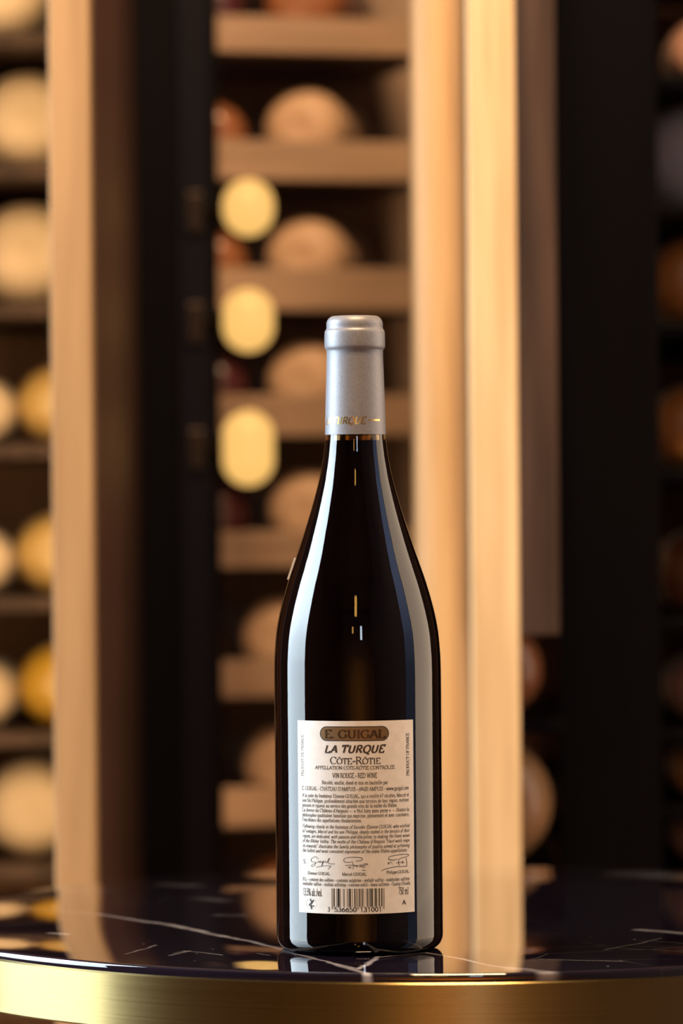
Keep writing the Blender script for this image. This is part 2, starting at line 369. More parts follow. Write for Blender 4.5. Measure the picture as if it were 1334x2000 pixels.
    g['Y'] = (.70, [[(.06, 1), (.35, .48)], [(.35, .48), (.64, 1)], [(.35, .48), (.35, 0)]], [(.06, 1, .1), (.64, 1, .1), (.35, 0, .13)])
    g['Z'] = (.62, [[(.08, .8), (.08, 1), (.54, 1), (.06, 0), (.56, 0), (.56, .22)]], [])
    # lower case
    g['a'] = (.50, [[(.09, .52)]+arc(.23, .50, .14, .16, 150, 0, 8)+[(.37, .1), (.42, .0), (.48, .06)], [(.37, .40)]+arc(.20, .19, .13, .19, 90, 300, 10)+[(.37, .14)]], [])
    g['b'] = (.54, [[(.12, 1.02), (.12, .02)], arc(.28, .33, .19, .33, 150, -150, 12)], [(.08, 1.0, .06)])
    g['c'] = (.47, [arc(.26, .33, .19, .33, 50, 310, 12)], [])
    g['d'] = (.55, [[(.42, 1.02), (.42, .0)], arc(.25, .33, .18, .33, 30, 330, 12)], [(.38, 1.0, .06), (.46, 0, .06)])
    g['e'] = (.47, [[(.08, .38), (.42, .38)]+arc(.25, .33, .18, .33, 10, 320, 12)], [])
    g['f'] = (.36, [[(.14, 0), (.14, .82)]+arc(.25, .82, .11, .2, 180, 40, 6), [(.03, X), (.28, X)]], [(.14, 0, .1)])
    g['g'] = (.50, [arc(.23, .44, .14, .21, 0, 360, 12), [(.34, .6), (.47, .62)], spline([(.16, .25), (.12, .12), (.34, .06), (.44, -.10), (.26, -.28), (.07, -.20), (.10, -.06), (.18, .04)], 3)], [])
    g['h'] = (.56, [[(.13, 0), (.13, 1.02)], [(.13, .44)]+arc(.29, .44, .14, .22, 150, 0, 7)+[(.43, 0)]], [(.13, 0, .1), (.43, 0, .1), (.09, 1.0, .06)])
    g['i'] = (.30, [[(.15, 0), (.15, X)], [(.15, .86), (.15, .96)]], [(.15, 0, .1), (.11, X-.02, .06)])
    g['j'] = (.28, [[(.15, X), (.15, -.14)]+arc(.06, -.14, .09, .14, 0, -140, 5), [(.15, .86), (.15, .96)]], [(.11, X-.02, .06)])
    g['k'] = (.54, [[(.13, 0), (.13, 1.02)], [(.13, .28), (.42, X)], [(.24, .40), (.48, 0)]], [(.13, 0, .1), (.48, 0, .07), (.40, X, .09), (.09, 1.0, .06)])
    g['l'] = (.30, [[(.15, 0), (.15, 1.02)]], [(.15, 0, .1), (.11, 1.0, .06)])
    g['m'] = (.84, [[(.13, 0), (.13, X)], [(.13, .44)]+arc(.27, .44, .14, .22, 150, 0, 7)+[(.41, 0)], [(.41, .44)]+arc(.56, .44, .14, .22, 150, 0, 7)+[(.70, 0)]], [(.13, 0, .1), (.41, 0, .1), (.70, 0, .1), (.09, X-.02, .06)])
    g['n'] = (.56, [[(.13, 0), (.13, X)], [(.13, .44)]+arc(.29, .44, .14, .22, 150, 0, 7)+[(.43, 0)]], [(.13, 0, .1), (.43, 0, .1), (.09, X-.02, .06)])
    g['o'] = (.53, [arc(.265, .33, .20, .33, 0, 360, 16)], [])
    g['p'] = (.55, [[(.13, X), (.13, -.30)], arc(.29, .33, .19, .33, 150, -150, 12)], [(.13, -.30, .1), (.09, X-.02, .06)])
    g['q'] = (.55, [[(.42, X), (.42, -.30)], arc(.25, .33, .18, .33, 30, 330, 12)], [(.42, -.30, .1)])
    g['r'] = (.40, [[(.13, 0), (.13, X)], [(.13, .42)]+arc(.27, .46, .14, .2, 160, 50, 5)], [(.13, 0, .1), (.09, X-.02, .06)])
    g['s'] = (.42, [spline([(.34, .54), (.22, .66), (.09, .56), (.12, .42), (.30, .26), (.34, .12), (.20, 0), (.07, .12)], 3)], [])
    g['t'] = (.34, [[(.14, .88), (.14, .12)]+arc(.23, .12, .09, .12, 180, 310, 5), [(.03, X), (.29, X)]], [])
    g['u'] = (.56, [[(.13, X), (.13, .2)]+arc(.27, .2, .14, .2, 180, 340, 7)+[(.43, .2)], [(.43, X), (.43, 0)]], [(.09, X-.02, .06), (.39, X-.02, .06), (.47, 0, .06)])
    g['v'] = (.50, [[(.06, X), (.25, 0)], [(.25, 0), (.44, X)]], [(.06, X, .09), (.44, X, .08)])
    g['w'] = (.74, [[(.06, X), (.22, 0)], [(.22, 0), (.37, .62)], [(.37, .62), (.53, 0)], [(.53, 0), (.68, X)]], [(.06, X, .09), (.68, X, .08)])
    g['x'] = (.50, [[(.07, X), (.43, 0)], [(.43, X), (.07, 0)]], [(.07, X, .09), (.43, X, .08), (.07, 0, .09), (.43, 0, .09)])
    g['y'] = (.50, [[(.06, X), (.26, 0)], [(.44, X), (.22, -.16), (.12, -.28), (.04, -.26)]], [(.06, X, .09), (.44, X, .08)])
    g['z'] = (.46, [[(.07, .5), (.07, X), (.38, X), (.06, 0), (.40, 0), (.40, .16)]], [])
    # figures
    g['0'] = (.52, [arc(.26, .5, .19, .5, 0, 360, 18)], [])
    g['1'] = (.52, [[(.12, .82), (.28, 1), (.28, 0)]], [])
    g['2'] = (.52, [[(.08, .74)]+arc(.25, .74, .17, .26, 170, -30, 9)+[(.06, 0), (.46, 0)]], [])
    g['3'] = (.52, [arc(.23, .76, .17, .24, 150, -90, 9)+arc(.23, .27, .20, .27, 90, -155, 10)], [])
    g['4'] = (.52, [[(.38, 0), (.38, 1), (.04, .28), (.50, .28)]], [])
    g['5'] = (.52, [[(.44, 1), (.14, 1), (.10, .56)]+arc(.24, .32, .20, .32, 120, -150, 11)], [])
    g['6'] = (.52, [[(.42, .96), (.22, .78), (.09, .50)]+arc(.26, .30, .18, .30, 160, 520, 16)], [])
    g['7'] = (.52, [[(.06, 1), (.46, 1), (.20, 0)]], [])
    g['8'] = (.52, [arc(.26, .76, .15, .24, 0, 360, 14), arc(.26, .26, .19, .26, 0, 360, 14)], [])
    g['9'] = (.52, [arc(.26, .70, .18, .30, -20, 340, 16)+[(.43, .5), (.30, .2), (.10, .04)]], [])
    # signs
    g[' '] = (.30, [], []); g['.'] = (.26, [[(.13, 0), (.13, .12)]], []); g[','] = (.26, [[(.15, .1), (.14, 0), (.08, -.18)]], [])
    g['-'] = (.36, [[(.05, .34), (.31, .34), (.31, .38), (.05, .38)]], []); g['\u2014'] = (1.0, [[(.04, .34), (.96, .34)]], [])
    g["'"] = (.22, [[(.12, 1.02), (.10, .76)]], []); g['"'] = (.38, [[(.12, 1.02), (.10, .76)], [(.27, 1.02), (.25, .76)]], [])
    g['\u00ab'] = (.52, [[(.24, .56), (.08, .34), (.24, .12)], [(.44, .56), (.28, .34), (.44, .12)]], [])
    g['\u00bb'] = (.52, [[(.08, .56), (.24, .34), (.08, .12)], [(.28, .56), (.44, .34), (.28, .12)]], [])
    g['/'] = (.34, [[(.02, -.05), (.32, 1.05)]], [])
    g['%'] = (.86, [arc(.20, .76, .14, .24, 0, 360, 12), arc(.66, .24, .14, .24, 0, 360, 12), [(.20, 0), (.66, 1)]], [])
    g['\u2082'] = (.32, [[(.04, .18)]+arc(.14, .16, .10, .14, 170, -30, 6)+[(.03, -.2), (.28, -.2)]], [])
    # greek of the sulphite line
    g['\u03a0'] = (.80, [st(.15), st(.65), [(.08, 1), (.72, 1)]], [(.15, 0, .12), (.65, 0, .12)])
    g['\u0398'] = (.80, [arc(.40, .5, .34, .5, 0, 360, 22), [(.26, .5), (.54, .5)]], [])
    g['\u03b5'] = (.44, [arc(.24, .49, .15, .17, 50, 270, 8), arc(.24, .17, .17, .17, 90, 310, 8)], [])
    g['\u03c1'] = (.54, [arc(.28, .33, .19, .33, 180, -180, 14)+[(.09, .2), (.09, -.3)]], [])
    g['\u03b9'] = (.26, [[(.12, X), (.12, .1), (.20, .0)]], [])
    g['\u03c7'] = (.50, [[(.07, X), (.43, -.3)], [(.43, X), (.07, -.3)]], [])
    g['\u03c9'] = (.70, [[(.14, .62)]+arc(.22, .25, .14, .25, 150, 350, 8)+[(.35, .4)]+arc(.49, .25, .14, .25, 190, 390, 8)+[(.56, .62)]], [])
    g['\u03b4'] = (.52, [arc(.26, .30, .19, .30, 0, 360, 14), [(.36, .56), (.14, .84), (.24, 1.0), (.42, .96)]], [])
    g['\u03b7'] = (.54, [[(.13, 0), (.13, X)], [(.13, .44)]+arc(.29, .44, .14, .22, 150, 0, 7)+[(.43, -.3)]], [])
    return g
GL = G()
ACC = {'\u0301': [[(-.05, .12), (.10, .30)]], '\u0300': [[(.05, .12), (-.10, .30)]], '\u0302': [[(-.14, .10), (0, .28), (.14, .10)]], '\u0308': [[(-.10, .16), (-.10, .26)], [(.10, .16), (.10, .26)]]}

def stroke_quads(pts, thick, thin, nib, out):
    pts = [p for i, p in enumerate(pts) if i == 0 or math.hypot(p[0]-pts[i-1][0], p[1]-pts[i-1][1]) > 1e-5]
    if len(pts) < 2: return
    closed = math.hypot(pts[0][0]-pts[-1][0], pts[0][1]-pts[-1][1]) < 1e-4
    k = len(pts); L_, R_ = [], []
    dirs = []
    for a, b in zip(pts, pts[1:]):
        l = math.hypot(b[0]-a[0], b[1]-a[1]); dirs.append(((b[0]-a[0])/l, (b[1]-a[1])/l))
    for i, p in enumerate(pts):
        d0 = dirs[i-1] if i > 0 else (dirs[-1] if closed else dirs[0])
        d1 = dirs[i] if i < k-1 else (dirs[0] if closed else dirs[-1])
        tx, ty = d0[0]+d1[0], d0[1]+d1[1]; l = math.hypot(tx, ty) or 1; tx, ty = tx/l, ty/l
        c = max(.45, tx*d0[0]+ty*d0[1])
        wd = thin + (thick-thin) * abs(math.sin(math.atan2(ty, tx) - nib))
        nx, ny = -ty*wd/2/c, tx*wd/2/c
        L_.append((p[0]+nx, p[1]+ny)); R_.append((p[0]-nx, p[1]-ny))
    for i in range(k-1): out.append((L_[i], L_[i+1], R_[i+1], R_[i]))

def set_text(s, thick=.15, thin=.07, serif=True, slant=0.0, track=0.0, smallcaps=0.0, nib=.3):
    """Quads of a line of text in units of the capital height, and its width."""
    quads, x = [], 0.0
    for ch in s:
        dec = unicodedata.normalize('NFD', ch) if ch not in GL else ch
        b, acc = dec[0], dec[1:]
        k = 1.0
        if smallcaps and b.islower(): b = b.upper(); k = smallcaps
        adv, strokes, serifs = GL[b]
        q = []
        dotless = b in 'ij' and acc
        for s_ in (strokes[:-1] if dotless else strokes):
            kk = 1.0 / (k ** .6)
            stroke_quads(s_, thick*kk, thin*kk, nib, q)
        if serif:
            for sx, sy, sw in serifs:
                hh = thin * .55
                q.append(((sx-sw, sy-hh), (sx+sw, sy-hh), (sx+sw, sy+hh), (sx-sw, sy+hh)))
        top = 1.0 if (b.isupper() or b in 'bdfhkl') else X
        for a_ in acc:
            for s_ in ACC.get(a_, []): stroke_quads([(adv*.5+px, top+py) for px, py in s_], thick*.8, thin*.9, nib, q)
        for f in q: quads.append([(x+px*k + slant*py*k, py*k) for px, py in f])
        x += adv*k + track
    return quads, x - track

# ------------------------------------------------------------------ the bottle
PXM = D / F                                   # metres per pixel at the bottle
base = at(702.5, 1800, D)
BX = base.x
bottle = empty('wine_bottle', (BX, 0, TZ), 'tall dark wine bottle with grey capsule and white back label standing on the marble table', 'bottle')
zy = lambda y: H - (y - 1000) * PXM           # height above table of a silhouette pixel row
prof_px = [(1824, 162.5), (1700, 162.6), (1500, 162.8), (1400, 163), (1335, 163), (1300, 162.7), (1272, 161.6), (1230, 157.6), (1188, 149.3), (1140, 136), (1098, 121.8), (1056, 107.2), (1008, 91.8), (980, 83.5), (954, 76.4), (930, 70.4), (909, 66.3), (888, 62.6), (870, 60.2), (850, 58.2), (800, 56.6), (740, 54.4), (700, 53.2), (640, 53.0)]
outer = spline([(hw*PXM, zy(y)) for y, hw in prof_px], 5)
RB = 162.6 * PXM
corner = [(RB*.862 + RB*.138*math.sin(t), .0068 - .0068*math.cos(t)) for t in [math.pi/2*i/8 for i in range(9)]]
punt = [(0, .030), (.006, .0292), (.012, .026), (.020, .016), (.027, .006), (.0305, .0012), (.0325, .0)]
wall = .0034
inner = [(max(r-wall, .003), z) for r, z in outer][1:]
glass_prof = punt + corner[0:] + outer + [(inner[-1][0], outer[-1][1])] + inner[::-1] + [(RB-.0038, .012), (RB-.0060, .0068), (RB-.0090, .0045), (.0325, .0040), (.0275, .0085), (.0205, .0185), (.0125, .0285), (.006, .0318), (0, .0326)]
glass_m = mat('dark_bottle_glass', (0.40, 0.27, 0.11), 0.015, Transmission_Weight=1.0, IOR=1.5)
wine_m = mat('red_wine', (0.0050, 0.0022, 0.0062), 0.5, Specular_IOR_Level=0.0)
bm = bmesh.new(); lathe(bm, glass_prof, 128)
from_bm('glass', bm, glass_m, bottle, True, 50)
lvl = zy(861)
wp = [(0, .0324), (.006, .0316), (.0125, .0283), (.0205, .0183), (.0275, .0083), (.0325, .0038), (RB-.0089, .0043), (RB-.0058, .0067), (RB-.0036, .012)]
wi = [(r+.0002, z) for r, z in inner if z < lvl]
rl = wi[-1][0]
wp += wi + [(rl-.0002, lvl), (0, lvl-.0004)]
bm = bmesh.new(); lathe(bm, wp, 96)
from_bm('wine', bm, wine_m, bottle, True, 60)
# cork and capsule
bm = bmesh.new(); lathe(bm, [(0, lvl+.012), (.0085, lvl+.012), (.0085, zy(645)), (0, zy(645))], 40)
from_bm('cork', bm, noisy(mat('cork', rough=.9), (.35, .2, .1), (.5, .32, .18), (1, 1, 1), 300), bottle, True, 40)
foil_m = noisy(mat('grey_satin_foil', (0.25, 0.26, 0.29), 0.48, 0.3), (0.215, 0.22, 0.245), (0.255, 0.26, 0.285), (1, 1, 1), 900.0, bump=0.04)
cp = [(849.5, 57.6), (849.3, 59.3), (840, 59.2), (800, 58.4), (760, 57.0), (720, 55.7), (700, 55.1), (690, 55.0), (685.5, 55.1), (683.5, 55.8), (681.5, 57.6), (679, 58.7), (676, 59.1), (668, 59.1), (656, 58.9), (650, 58.6), (647, 58.0), (645, 56.8), (643.5, 55.5), (641, 54.9), (638, 54.9), (634, 55.0), (629, 54.4), (624.5, 52.3), (621, 49.3), (619, 46.4), (618, 44)]
cap_prof = [(hw*PXM, zy(y)) for y, hw in cp]
cap_prof += [(39*PXM, zy(617.6)), (34*PXM, zy(618.2)), (20*PXM, zy(618.6)), (0, zy(618.6)), ]
cap_in = [(.0, zy(622)), (45*PXM, zy(623)), (52.9*PXM, zy(640)), (53.4*PXM, zy(700)), (57.6*PXM, zy(849.5))]
bm = bmesh.new(); lathe(bm, cap_prof + cap_in, 128)
capsule = from_bm('capsule', bm, foil_m, bottle, True, 50)

# front surface height of a photo row on the label (the near side of the cylinder)
zf = lambda y: H - (y + .25 - 1000) * (D - RB) / F
xa = lambda y: 702.5 - ROLL * (1800 - y)      # photo column of the bottle's axis
ang = lambda x, y, hw=162.8: math.asin(max(-.9999, min(.9999, (x - xa(y)) / hw)))
def bend(s_ang, z, r):
    return (r * math.sin(s_ang), -r * math.cos(s_ang), z)

paper_m = noisy(mat('label_paper', (0.86, 0.83, 0.78), 0.62), (0.69, 0.655, 0.60), (0.75, 0.715, 0.665), (1, 1, 1), 260.0, bump=0.05)
def patch(name, a0, a1, zbot, ztop, r0, r1, m, parent, nseg=24, ra=None):
    """A curved sheet with thickness; ra lets the radius follow the glass with height."""
    bm = bmesh.new(); rows = 1 if ra is None else 10
    grid = {}
    for k, dr in ((0, r0), (1, r1)):
        for j in range(rows+1):
            z = zbot + (ztop-zbot)*j/rows; r = dr if ra is None else ra(z) + dr
            for i in range(nseg+1): grid[k, j, i] = bm.verts.new(bend(a0+(a1-a0)*i/nseg, z, r))
    for j in range(rows):
        for i in range(nseg):
            bm.faces.new((grid[1, j, i], grid[1, j, i+1], grid[1, j+1, i+1], grid[1, j+1, i])); bm.faces.new((grid[0, j, i], grid[0, j+1, i], grid[0, j+1, i+1], grid[0, j, i+1]))
    for i in range(nseg):
        bm.faces.new((grid[0, 0, i], grid[0, 0, i+1], grid[1, 0, i+1], grid[1, 0, i])); bm.faces.new((grid[0, rows, i], grid[1, rows, i], grid[1, rows, i+1], grid[0, rows, i+1]))
    for j in range(rows):
        bm.faces.new((grid[0, j, 0], grid[1, j, 0], grid[1, j+1, 0], grid[0, j+1, 0])); bm.faces.new((grid[0, j, nseg], grid[0, j+1, nseg], grid[1, j+1, nseg], grid[1, j, nseg]))
    bmesh.ops.recalc_face_normals(bm, faces=bm.faces[:])
    return from_bm(name, bm, m, parent, True, 40)
RL = RB + .00022
A0, A1 = ang(583, 1407), ang(804, 1407)
label = patch('back_label', A0, A1, zf(1785.2), zf(1408.2), RB + .00004, RL, paper_m, bottle, 40)
label['label'] = 'white paper back label printed with small text and a barcode'

ink = mat('black_ink', (0.016, 0.014, 0.014), 0.6)
grey_ink = mat('grey_ink', (0.20, 0.19, 0.19), 0.6)
dark_gold = mat('dark_gold_foil', (0.23, 0.14, 0.065), 0.45, 0.5)
gold = mat('gold_foil', (0.95, 0.62, 0.18), 0.28, 1.0)
emb = mat('embossed_dark_gold', (0.085, 0.050, 0.022), 0.42, 0.7)

def print_quads(name, quads, m, parent, mapf, refine=0.0):
    bm = bmesh.new()
    for f in quads:
        pts = [mapf(*p) for p in f]
        try: bm.faces.new([bm.verts.new(p) for p in pts])
        except ValueError: pass
    return from_bm(name, bm, m, parent)

def line(s, x0, x1, yb, cap, m=ink, parent=None, r=None, name='lettering', **kw):
    q, wd = set_text(s, **kw)
    a0, a1 = ang(x0, yb), ang(x1, yb); kx = (a1-a0)/wd
    z0 = zf(yb); kz = cap * (D-RB)/F
    rr = r or RL + .00006
    out = []
    for f in q:
        out.append(f)
    o = print_quads(name, out, m, parent or label, lambda px, py: bend(a0+px*kx, z0+py*kz, rr))
    return o

# brand plate: dark gold pill with a black outline and embossed capitals
def pill(x0, x1, y0, y1, grow, r, m, name):
    a0, a1 = ang(x0, (y0+y1)/2), ang(x1, (y0+y1)/2); zt_, zb_ = zf(y0-grow), zf(y1+grow)
    hh = (zt_-zb_)/2; zc = (zt_+zb_)/2; ra = hh/RL; ga = grow*PXM/RL
    a0 -= ga; a1 += ga
    bm = bmesh.new(); cols = []
    n_ = 40
    for i in range(n_+1):
        a = a0 + (a1-a0)*(.5-.5*math.cos(math.pi*i/n_))
        dd = max(0.0, (a0+ra-a)/ra, (a-(a1-ra))/ra); h_ = hh*math.sqrt(max(0, 1-min(1, dd)**2))
        cols.append((bm.verts.new(bend(a, zc-h_, r)), bm.verts.new(bend(a, zc+h_, r))))
    for p, q in zip(cols, cols[1:]):
        try: bm.faces.new((p[0], q[0], q[1], p[1]))
        except ValueError: pass
    bmesh.ops.remove_doubles(bm, verts=bm.verts[:], dist=1e-7)
    return from_bm(name, bm, m, label)
pill(626, 757.7, 1418.6, 1447.4, 0, RL+.00003, ink, 'plate_outline')
pill(626, 757.7, 1418.6, 1447.4, -1.7, RL+.00006, dark_gold, 'brand_plate')
line('E. GUIGAL', 635.6, 750.5, 1441.5, 15.5, emb, r=RL+.00009, thick=.20, thin=.09)
dk = mat('bronze_ink', (0.040, 0.028, 0.022), 0.5)
line('LA TURQUE', 634.5, 748, 1470, 14.3, dk, thick=.205, thin=.13, serif=False, slant=.22, track=.05)
line('C\u00f4te-R\u00f4tie', 645.4, 741.6, 1492.0, 13.8, smallcaps=.80, thick=.12, thin=.05)
line('APPELLATION C\u00d4TE-R\u00d4TIE CONTR\u00d4L\u00c9E', 617, 769, 1502.6, 6.4, thick=.13, thin=.065)
line('VIN ROUGE - RED WINE', 650, 735, 1519, 9.0, thick=.14, thin=.07)
line('R\u00e9colt\u00e9, vinifi\u00e9, \u00e9lev\u00e9 et mis en bouteille par', 629.7, 756, 1532, 7.0, thick=.125, thin=.06)
line("E. GUIGAL - CH\u00c2TEAU D'AMPUIS - 69420 AMPUIS - www.guigal.com", 592, 796, 1544.4, 7.4, thick=.125, thin=.06)
P1 = [("A la suite du fondateur Etienne GUIGAL, qui a vinifi\u00e9 67 r\u00e9coltes, Marcel et", 796, 1558), ("son fils Philippe, profond\u00e9ment attach\u00e9s aux terroirs de leur r\u00e9gion, mettent", 796, 1567.7),
      ("passion et rigueur au service des grands vins de la vall\u00e9e du Rh\u00f4ne.", 774, 1577.1), ("La devise du Ch\u00e2teau d'Ampuis \u2014 \u00ab Nul bien sans peine \u00bb \u2014 illustre la", 796.4, 1586.6),
      ("philosophie qualitative familiale qui exprime, pleinement et avec constance,", 796.6, 1596.2), ("l'excellence des appellations rhodaniennes.", 706, 1605.7)]
for s, x1, y in P1: line(s, 592.3, x1, y, 6.7, thick=.125, thin=.06)
P2 = [("Following closely in the footsteps of founder Etienne GUIGAL who vinified", 796.8, 1618.3), ("67 vintages, Marcel and his son Philippe, deeply rooted in the terroirs of their", 797, 1627.9),
      ("region, are dedicated, with passion and discipline, to making the finest wines", 797, 1637.4), ("of the Rh\u00f4ne Valley. The motto of the Ch\u00e2teau d'Ampuis \"Hard work reaps", 797, 1647),
      ("its rewards\" illustrates the family philosophy of quality aimed at achieving", 797, 1656.7), ("the fullest and most consistent expression of the noble Rh\u00f4ne appellations.", 793, 1666)]
for s, x1, y in P2: line(s, 592.6, x1, y, 6.7, thick=.125, thin=.06, slant=.25, serif=False)
line('Etienne GUIGAL', 603, 645.2, 1709.6, 5.6, thick=.14, thin=.08)
line('Marcel GUIGAL', 668.5, 715, 1709.8, 5.6, thick=.14, thin=.08)
line('Philippe GUIGAL', 752.7, 796.4, 1707.6, 5.6, thick=.14, thin=.08)
line('SO\u2082 - contient des sulfites - contains sulphites - enth\u00e4lt sulfite - indeholder sulfitter', 593, 798, 1722.2, 6.2, thick=.13, thin=.065)
line('inneh\u00e5ller sulfiter - sis\u00e4lt\u00e4\u00e4 sulfiitteja - contiene solfiti - bevat sulfieten - \u03a0\u03b5\u03c1\u03b9\u03ad\u03c7\u03b5\u03b9 \u0398\u03b5\u03b9\u03ce\u03b4\u03b7', 593, 798.4, 1730.8, 6.2, thick=.13, thin=.065)
line('13.5% alc./vol.', 594, 631, 1751.4, 14.0, thick=.14, thin=.08)
line('750 ml', 775.6, 795.5, 1749.3, 13.4, thick=.13, thin=.065)
line('A', 783.2, 790.4, 1769.4, 8.6, thick=.16, thin=.14, serif=False)
# upright lines at both sides
def side_line(s, xm, ybot, ytop, cap, m):
    q, wd = set_text(s, thick=.14, thin=.07)
    a = ang(xm, (ybot+ytop)/2); kz = (zf(ytop)-zf(ybot))/wd; ka = cap*PXM/RL/math.cos(a)
    print_quads('lettering', q, m, label, lambda px, py: bend(a-(py-.5)*ka, zf(ybot)+px*kz, RL+.00006))
side_line('PRODUIT DE FRANCE', 592.4, 1517.5, 1435.8, 4.6, grey_ink)
side_line('PRODUCT OF FRANCE', 793.6, 1517.5, 1433.6, 5.2, ink)
# barcode, EAN-13
def ean(code):
    Lc = ['0001101', '0011001', '0010011', '0111101', '0100011', '0110001', '0101111', '0111011', '0110111', '0001011']
    par = ['LLLLLL', 'LLGLGG', 'LLGGLG', 'LLGGGL', 'LGLLGG', 'LGGLLG', 'LGGGLL', 'LGLGLG', 'LGLGGL', 'LGGLGL'][int(code[0])]
    R_ = lambda d: ''.join('1' if c == '0' else '0' for c in Lc[d])
    out = '101'
    for d, p in zip(code[1:7], par): out += Lc[int(d)] if p == 'L' else R_(int(d))[::-1]
    out += '01010'
    for d in code[7:]: out += R_(int(d))
    return out + '101'
bits = ean('3536650131001')
b0, b1 = ang(648.3, 1750), ang(749, 1750); kb = (b1-b0)/95
qs = []; i = 0
while i < 95:
    if bits[i] == '1':
        j = i
        while j < 95 and bits[j] == '1': j += 1
        guard = i < 3 or i >= 92 or 45 <= i < 50
        qs.append([(i+.06, 0 if not guard else -1), (j-.06, 0 if not guard else -1), (j-.06, 1), (i+.06, 1)]); i = j
    else: i += 1
zt_, zb_, zg_ = zf(1735.6), zf(1771), zf(1776)
print_quads('barcode', qs, ink, label, lambda px, py: bend(b0+px*kb, zt_ if py == 1 else (zb_ if py == 0 else zg_), RL+.00006))
for s, x0, x1 in (('3', 640.8, 645.6), ('536650', 653.4, 696.4), ('131001', 702.2, 744.6)):
    line(s, x0, x1, 1780.6, 8.4, thick=.13, thin=.12, serif=False)
# signatures and the round mark: pen strokes
def pen(name, strokes, wpx=1.0, m=ink, per=5):
    q = []
    for s in strokes:
        p = spline(s, per) if len(s) > 2 else s
        stroke_quads([(x, -y) for x, y in p], wpx, wpx*.65, .6, q)
    return print_quads(name, q, m, label, lambda px, py: bend(ang(px, -py), zf(-py), RL+.00006))
C2 = lambda pts: [(560 + x/4.764, 1590 + y/4.764) for x, y in pts]
pen('signature', [C2([(188, 430), (165, 440), (180, 452), (168, 465), (190, 468)]), C2([(210, 466), (214, 468)]),
    C2([(300, 420), (270, 402), (238, 425), (240, 450), (275, 455), (262, 488), (240, 495), (244, 478), (290, 455), (305, 442), (312, 456), (322, 440), (330, 455), (345, 440), (338, 462), (330, 490), (348, 450), (362, 440), (375, 455), (400, 425), (398, 412), (386, 440), (400, 462), (452, 464)]),
    C2([(280, 500), (330, 488), (410, 484), (388, 515)])])
pen('signature', [C2([(640, 435), (690, 430), (698, 410), (640, 400), (560, 405), (530, 425), (545, 445), (590, 448), (612, 440)]),
    C2([(545, 476), (600, 474), (660, 478)]), C2([(572, 500), (582, 488), (590, 502), (600, 490)]), C2([(612, 445), (618, 480), (616, 512)]),
    C2([(625, 485), (640, 478), (650, 490), (664, 478), (690, 470), (676, 490), (700, 480), (746, 468), (742, 462), (712, 464), (700, 490), (728, 492)]), C2([(695, 520), (732, 523)])])
pen('signature', [C2([(1020, 425), (980, 436), (940, 425), (950, 402), (1030, 388), (1110, 388), (1122, 400), (1090, 412), (1040, 425), (1030, 445), (1034, 490)]),
    C2([(928, 464), (950, 458), (970, 456)]), C2([(935, 455), (942, 475)]), C2([(972, 470), (976, 472)]), C2([(1008, 462), (1050, 460), (1070, 452), (1062, 470), (1080, 460)]),
    C2([(1098, 420), (1104, 460), (1106, 500)]), C2([(1106, 500), (1010, 498), (920, 512), (872, 530)])], 1.15)
pen('mark_ring', [[(610+10*math.cos(t*.3142), 1767+10.5*math.sin(t*.3142)) for t in range(21)]], .5, mat('pale_grey_ink', (.45, .45, .46), .6))
C4 = lambda pts: [(575 + x/5.558, 1740 + y/5.558) for x, y in pts]
pen('recycling_mark', [C4([(182, 100), (190, 104)]), C4([(176, 112), (196, 122), (186, 146), (168, 158)]), C4([(214, 108), (205, 130), (196, 152), (188, 176), (196, 196), (190, 206)]), C4([(222, 120), (212, 116), (206, 134)]), C4([(170, 160), (182, 172), (214, 178), (220, 166)]), C4([(184, 204), (204, 206)])], 2.3)

# capsule print
hwc = lambda y: 55.0 + (y-690)/(849-690)*4.3
rc = hwc(821)*PXM + .00012
axc = xa(821)
q, wd = set_text('LA TURQUE', thick=.19, thin=.11, serif=False, slant=.24, track=.05)
wl = GL['L'][0] + .05
aA, aE = math.asin((641-axc)/hwc(821)), math.asin((712.5-axc)/hwc(821))
kx = (aE-aA)/(wd-wl)
zc0 = lambda y: H - (y+.25-1000)*(D-.0142)/F
rz_ = lambda z: (hwc(1000 + (H-z)/PXM))*PXM + .00010
print_quads('lettering', q, gold, capsule, lambda px, py: bend(aA+(px-wl)*kx, zc0(827.6)+py*13.2*PXM, rz_(zc0(827.6)+py*13.2*PXM)))
d0, d1 = math.asin((719.5-axc)/hwc(821)), math.asin((741-axc)/hwc(821))
def rule(a0, a1, n_=6):
    z0, z1 = zc0(822.0), zc0(818.8)
    qs = [[(a0+(a1-a0)*i/n_, z0), (a0+(a1-a0)*(i+1)/n_, z0), (a0+(a1-a0)*(i+1)/n_, z1), (a0+(a1-a0)*i/n_, z1)] for i in range(n_)]
    print_quads('gold_rule', qs, gold, capsule, lambda a, z: bend(a, z, rz_(z)))
rule(d0, d1)

# shoulder label of the far side: only its edge shows past the outline
rr_of = lambda z: next(r0+(r1-r0)*(z-z0)/(z1-z0+1e-12) for (r0, z0), (r1, z1) in zip(outer, outer[1:]) if z0 <= z <= z1)
fl = patch('front_label', math.radians(-168), math.radians(-92), zy(1131), zy(1089), .0001, .0008, paper_m, bottle, 30, rr_of)
fl['label'] = 'white shoulder label on the far side, edge showing'

# ------------------------------------------------------------------ the racks behind
Zb, Zt = 0.0, 1.75
def pl(px, d): v = at(px, 1000, d); return (v.x, v.y)

def vpost(name, plan, m, parent, bevel=.001):
    return prism(name, plan, Zb, Zt, m, parent, bevel)

def local(parent):   # children are drawn in world coordinates; the rack's Empty sits at its base
    parent_inv = Matrix.Translation(-Vector(parent.location))
    for o in parent.children: o.data.transform(parent_inv)

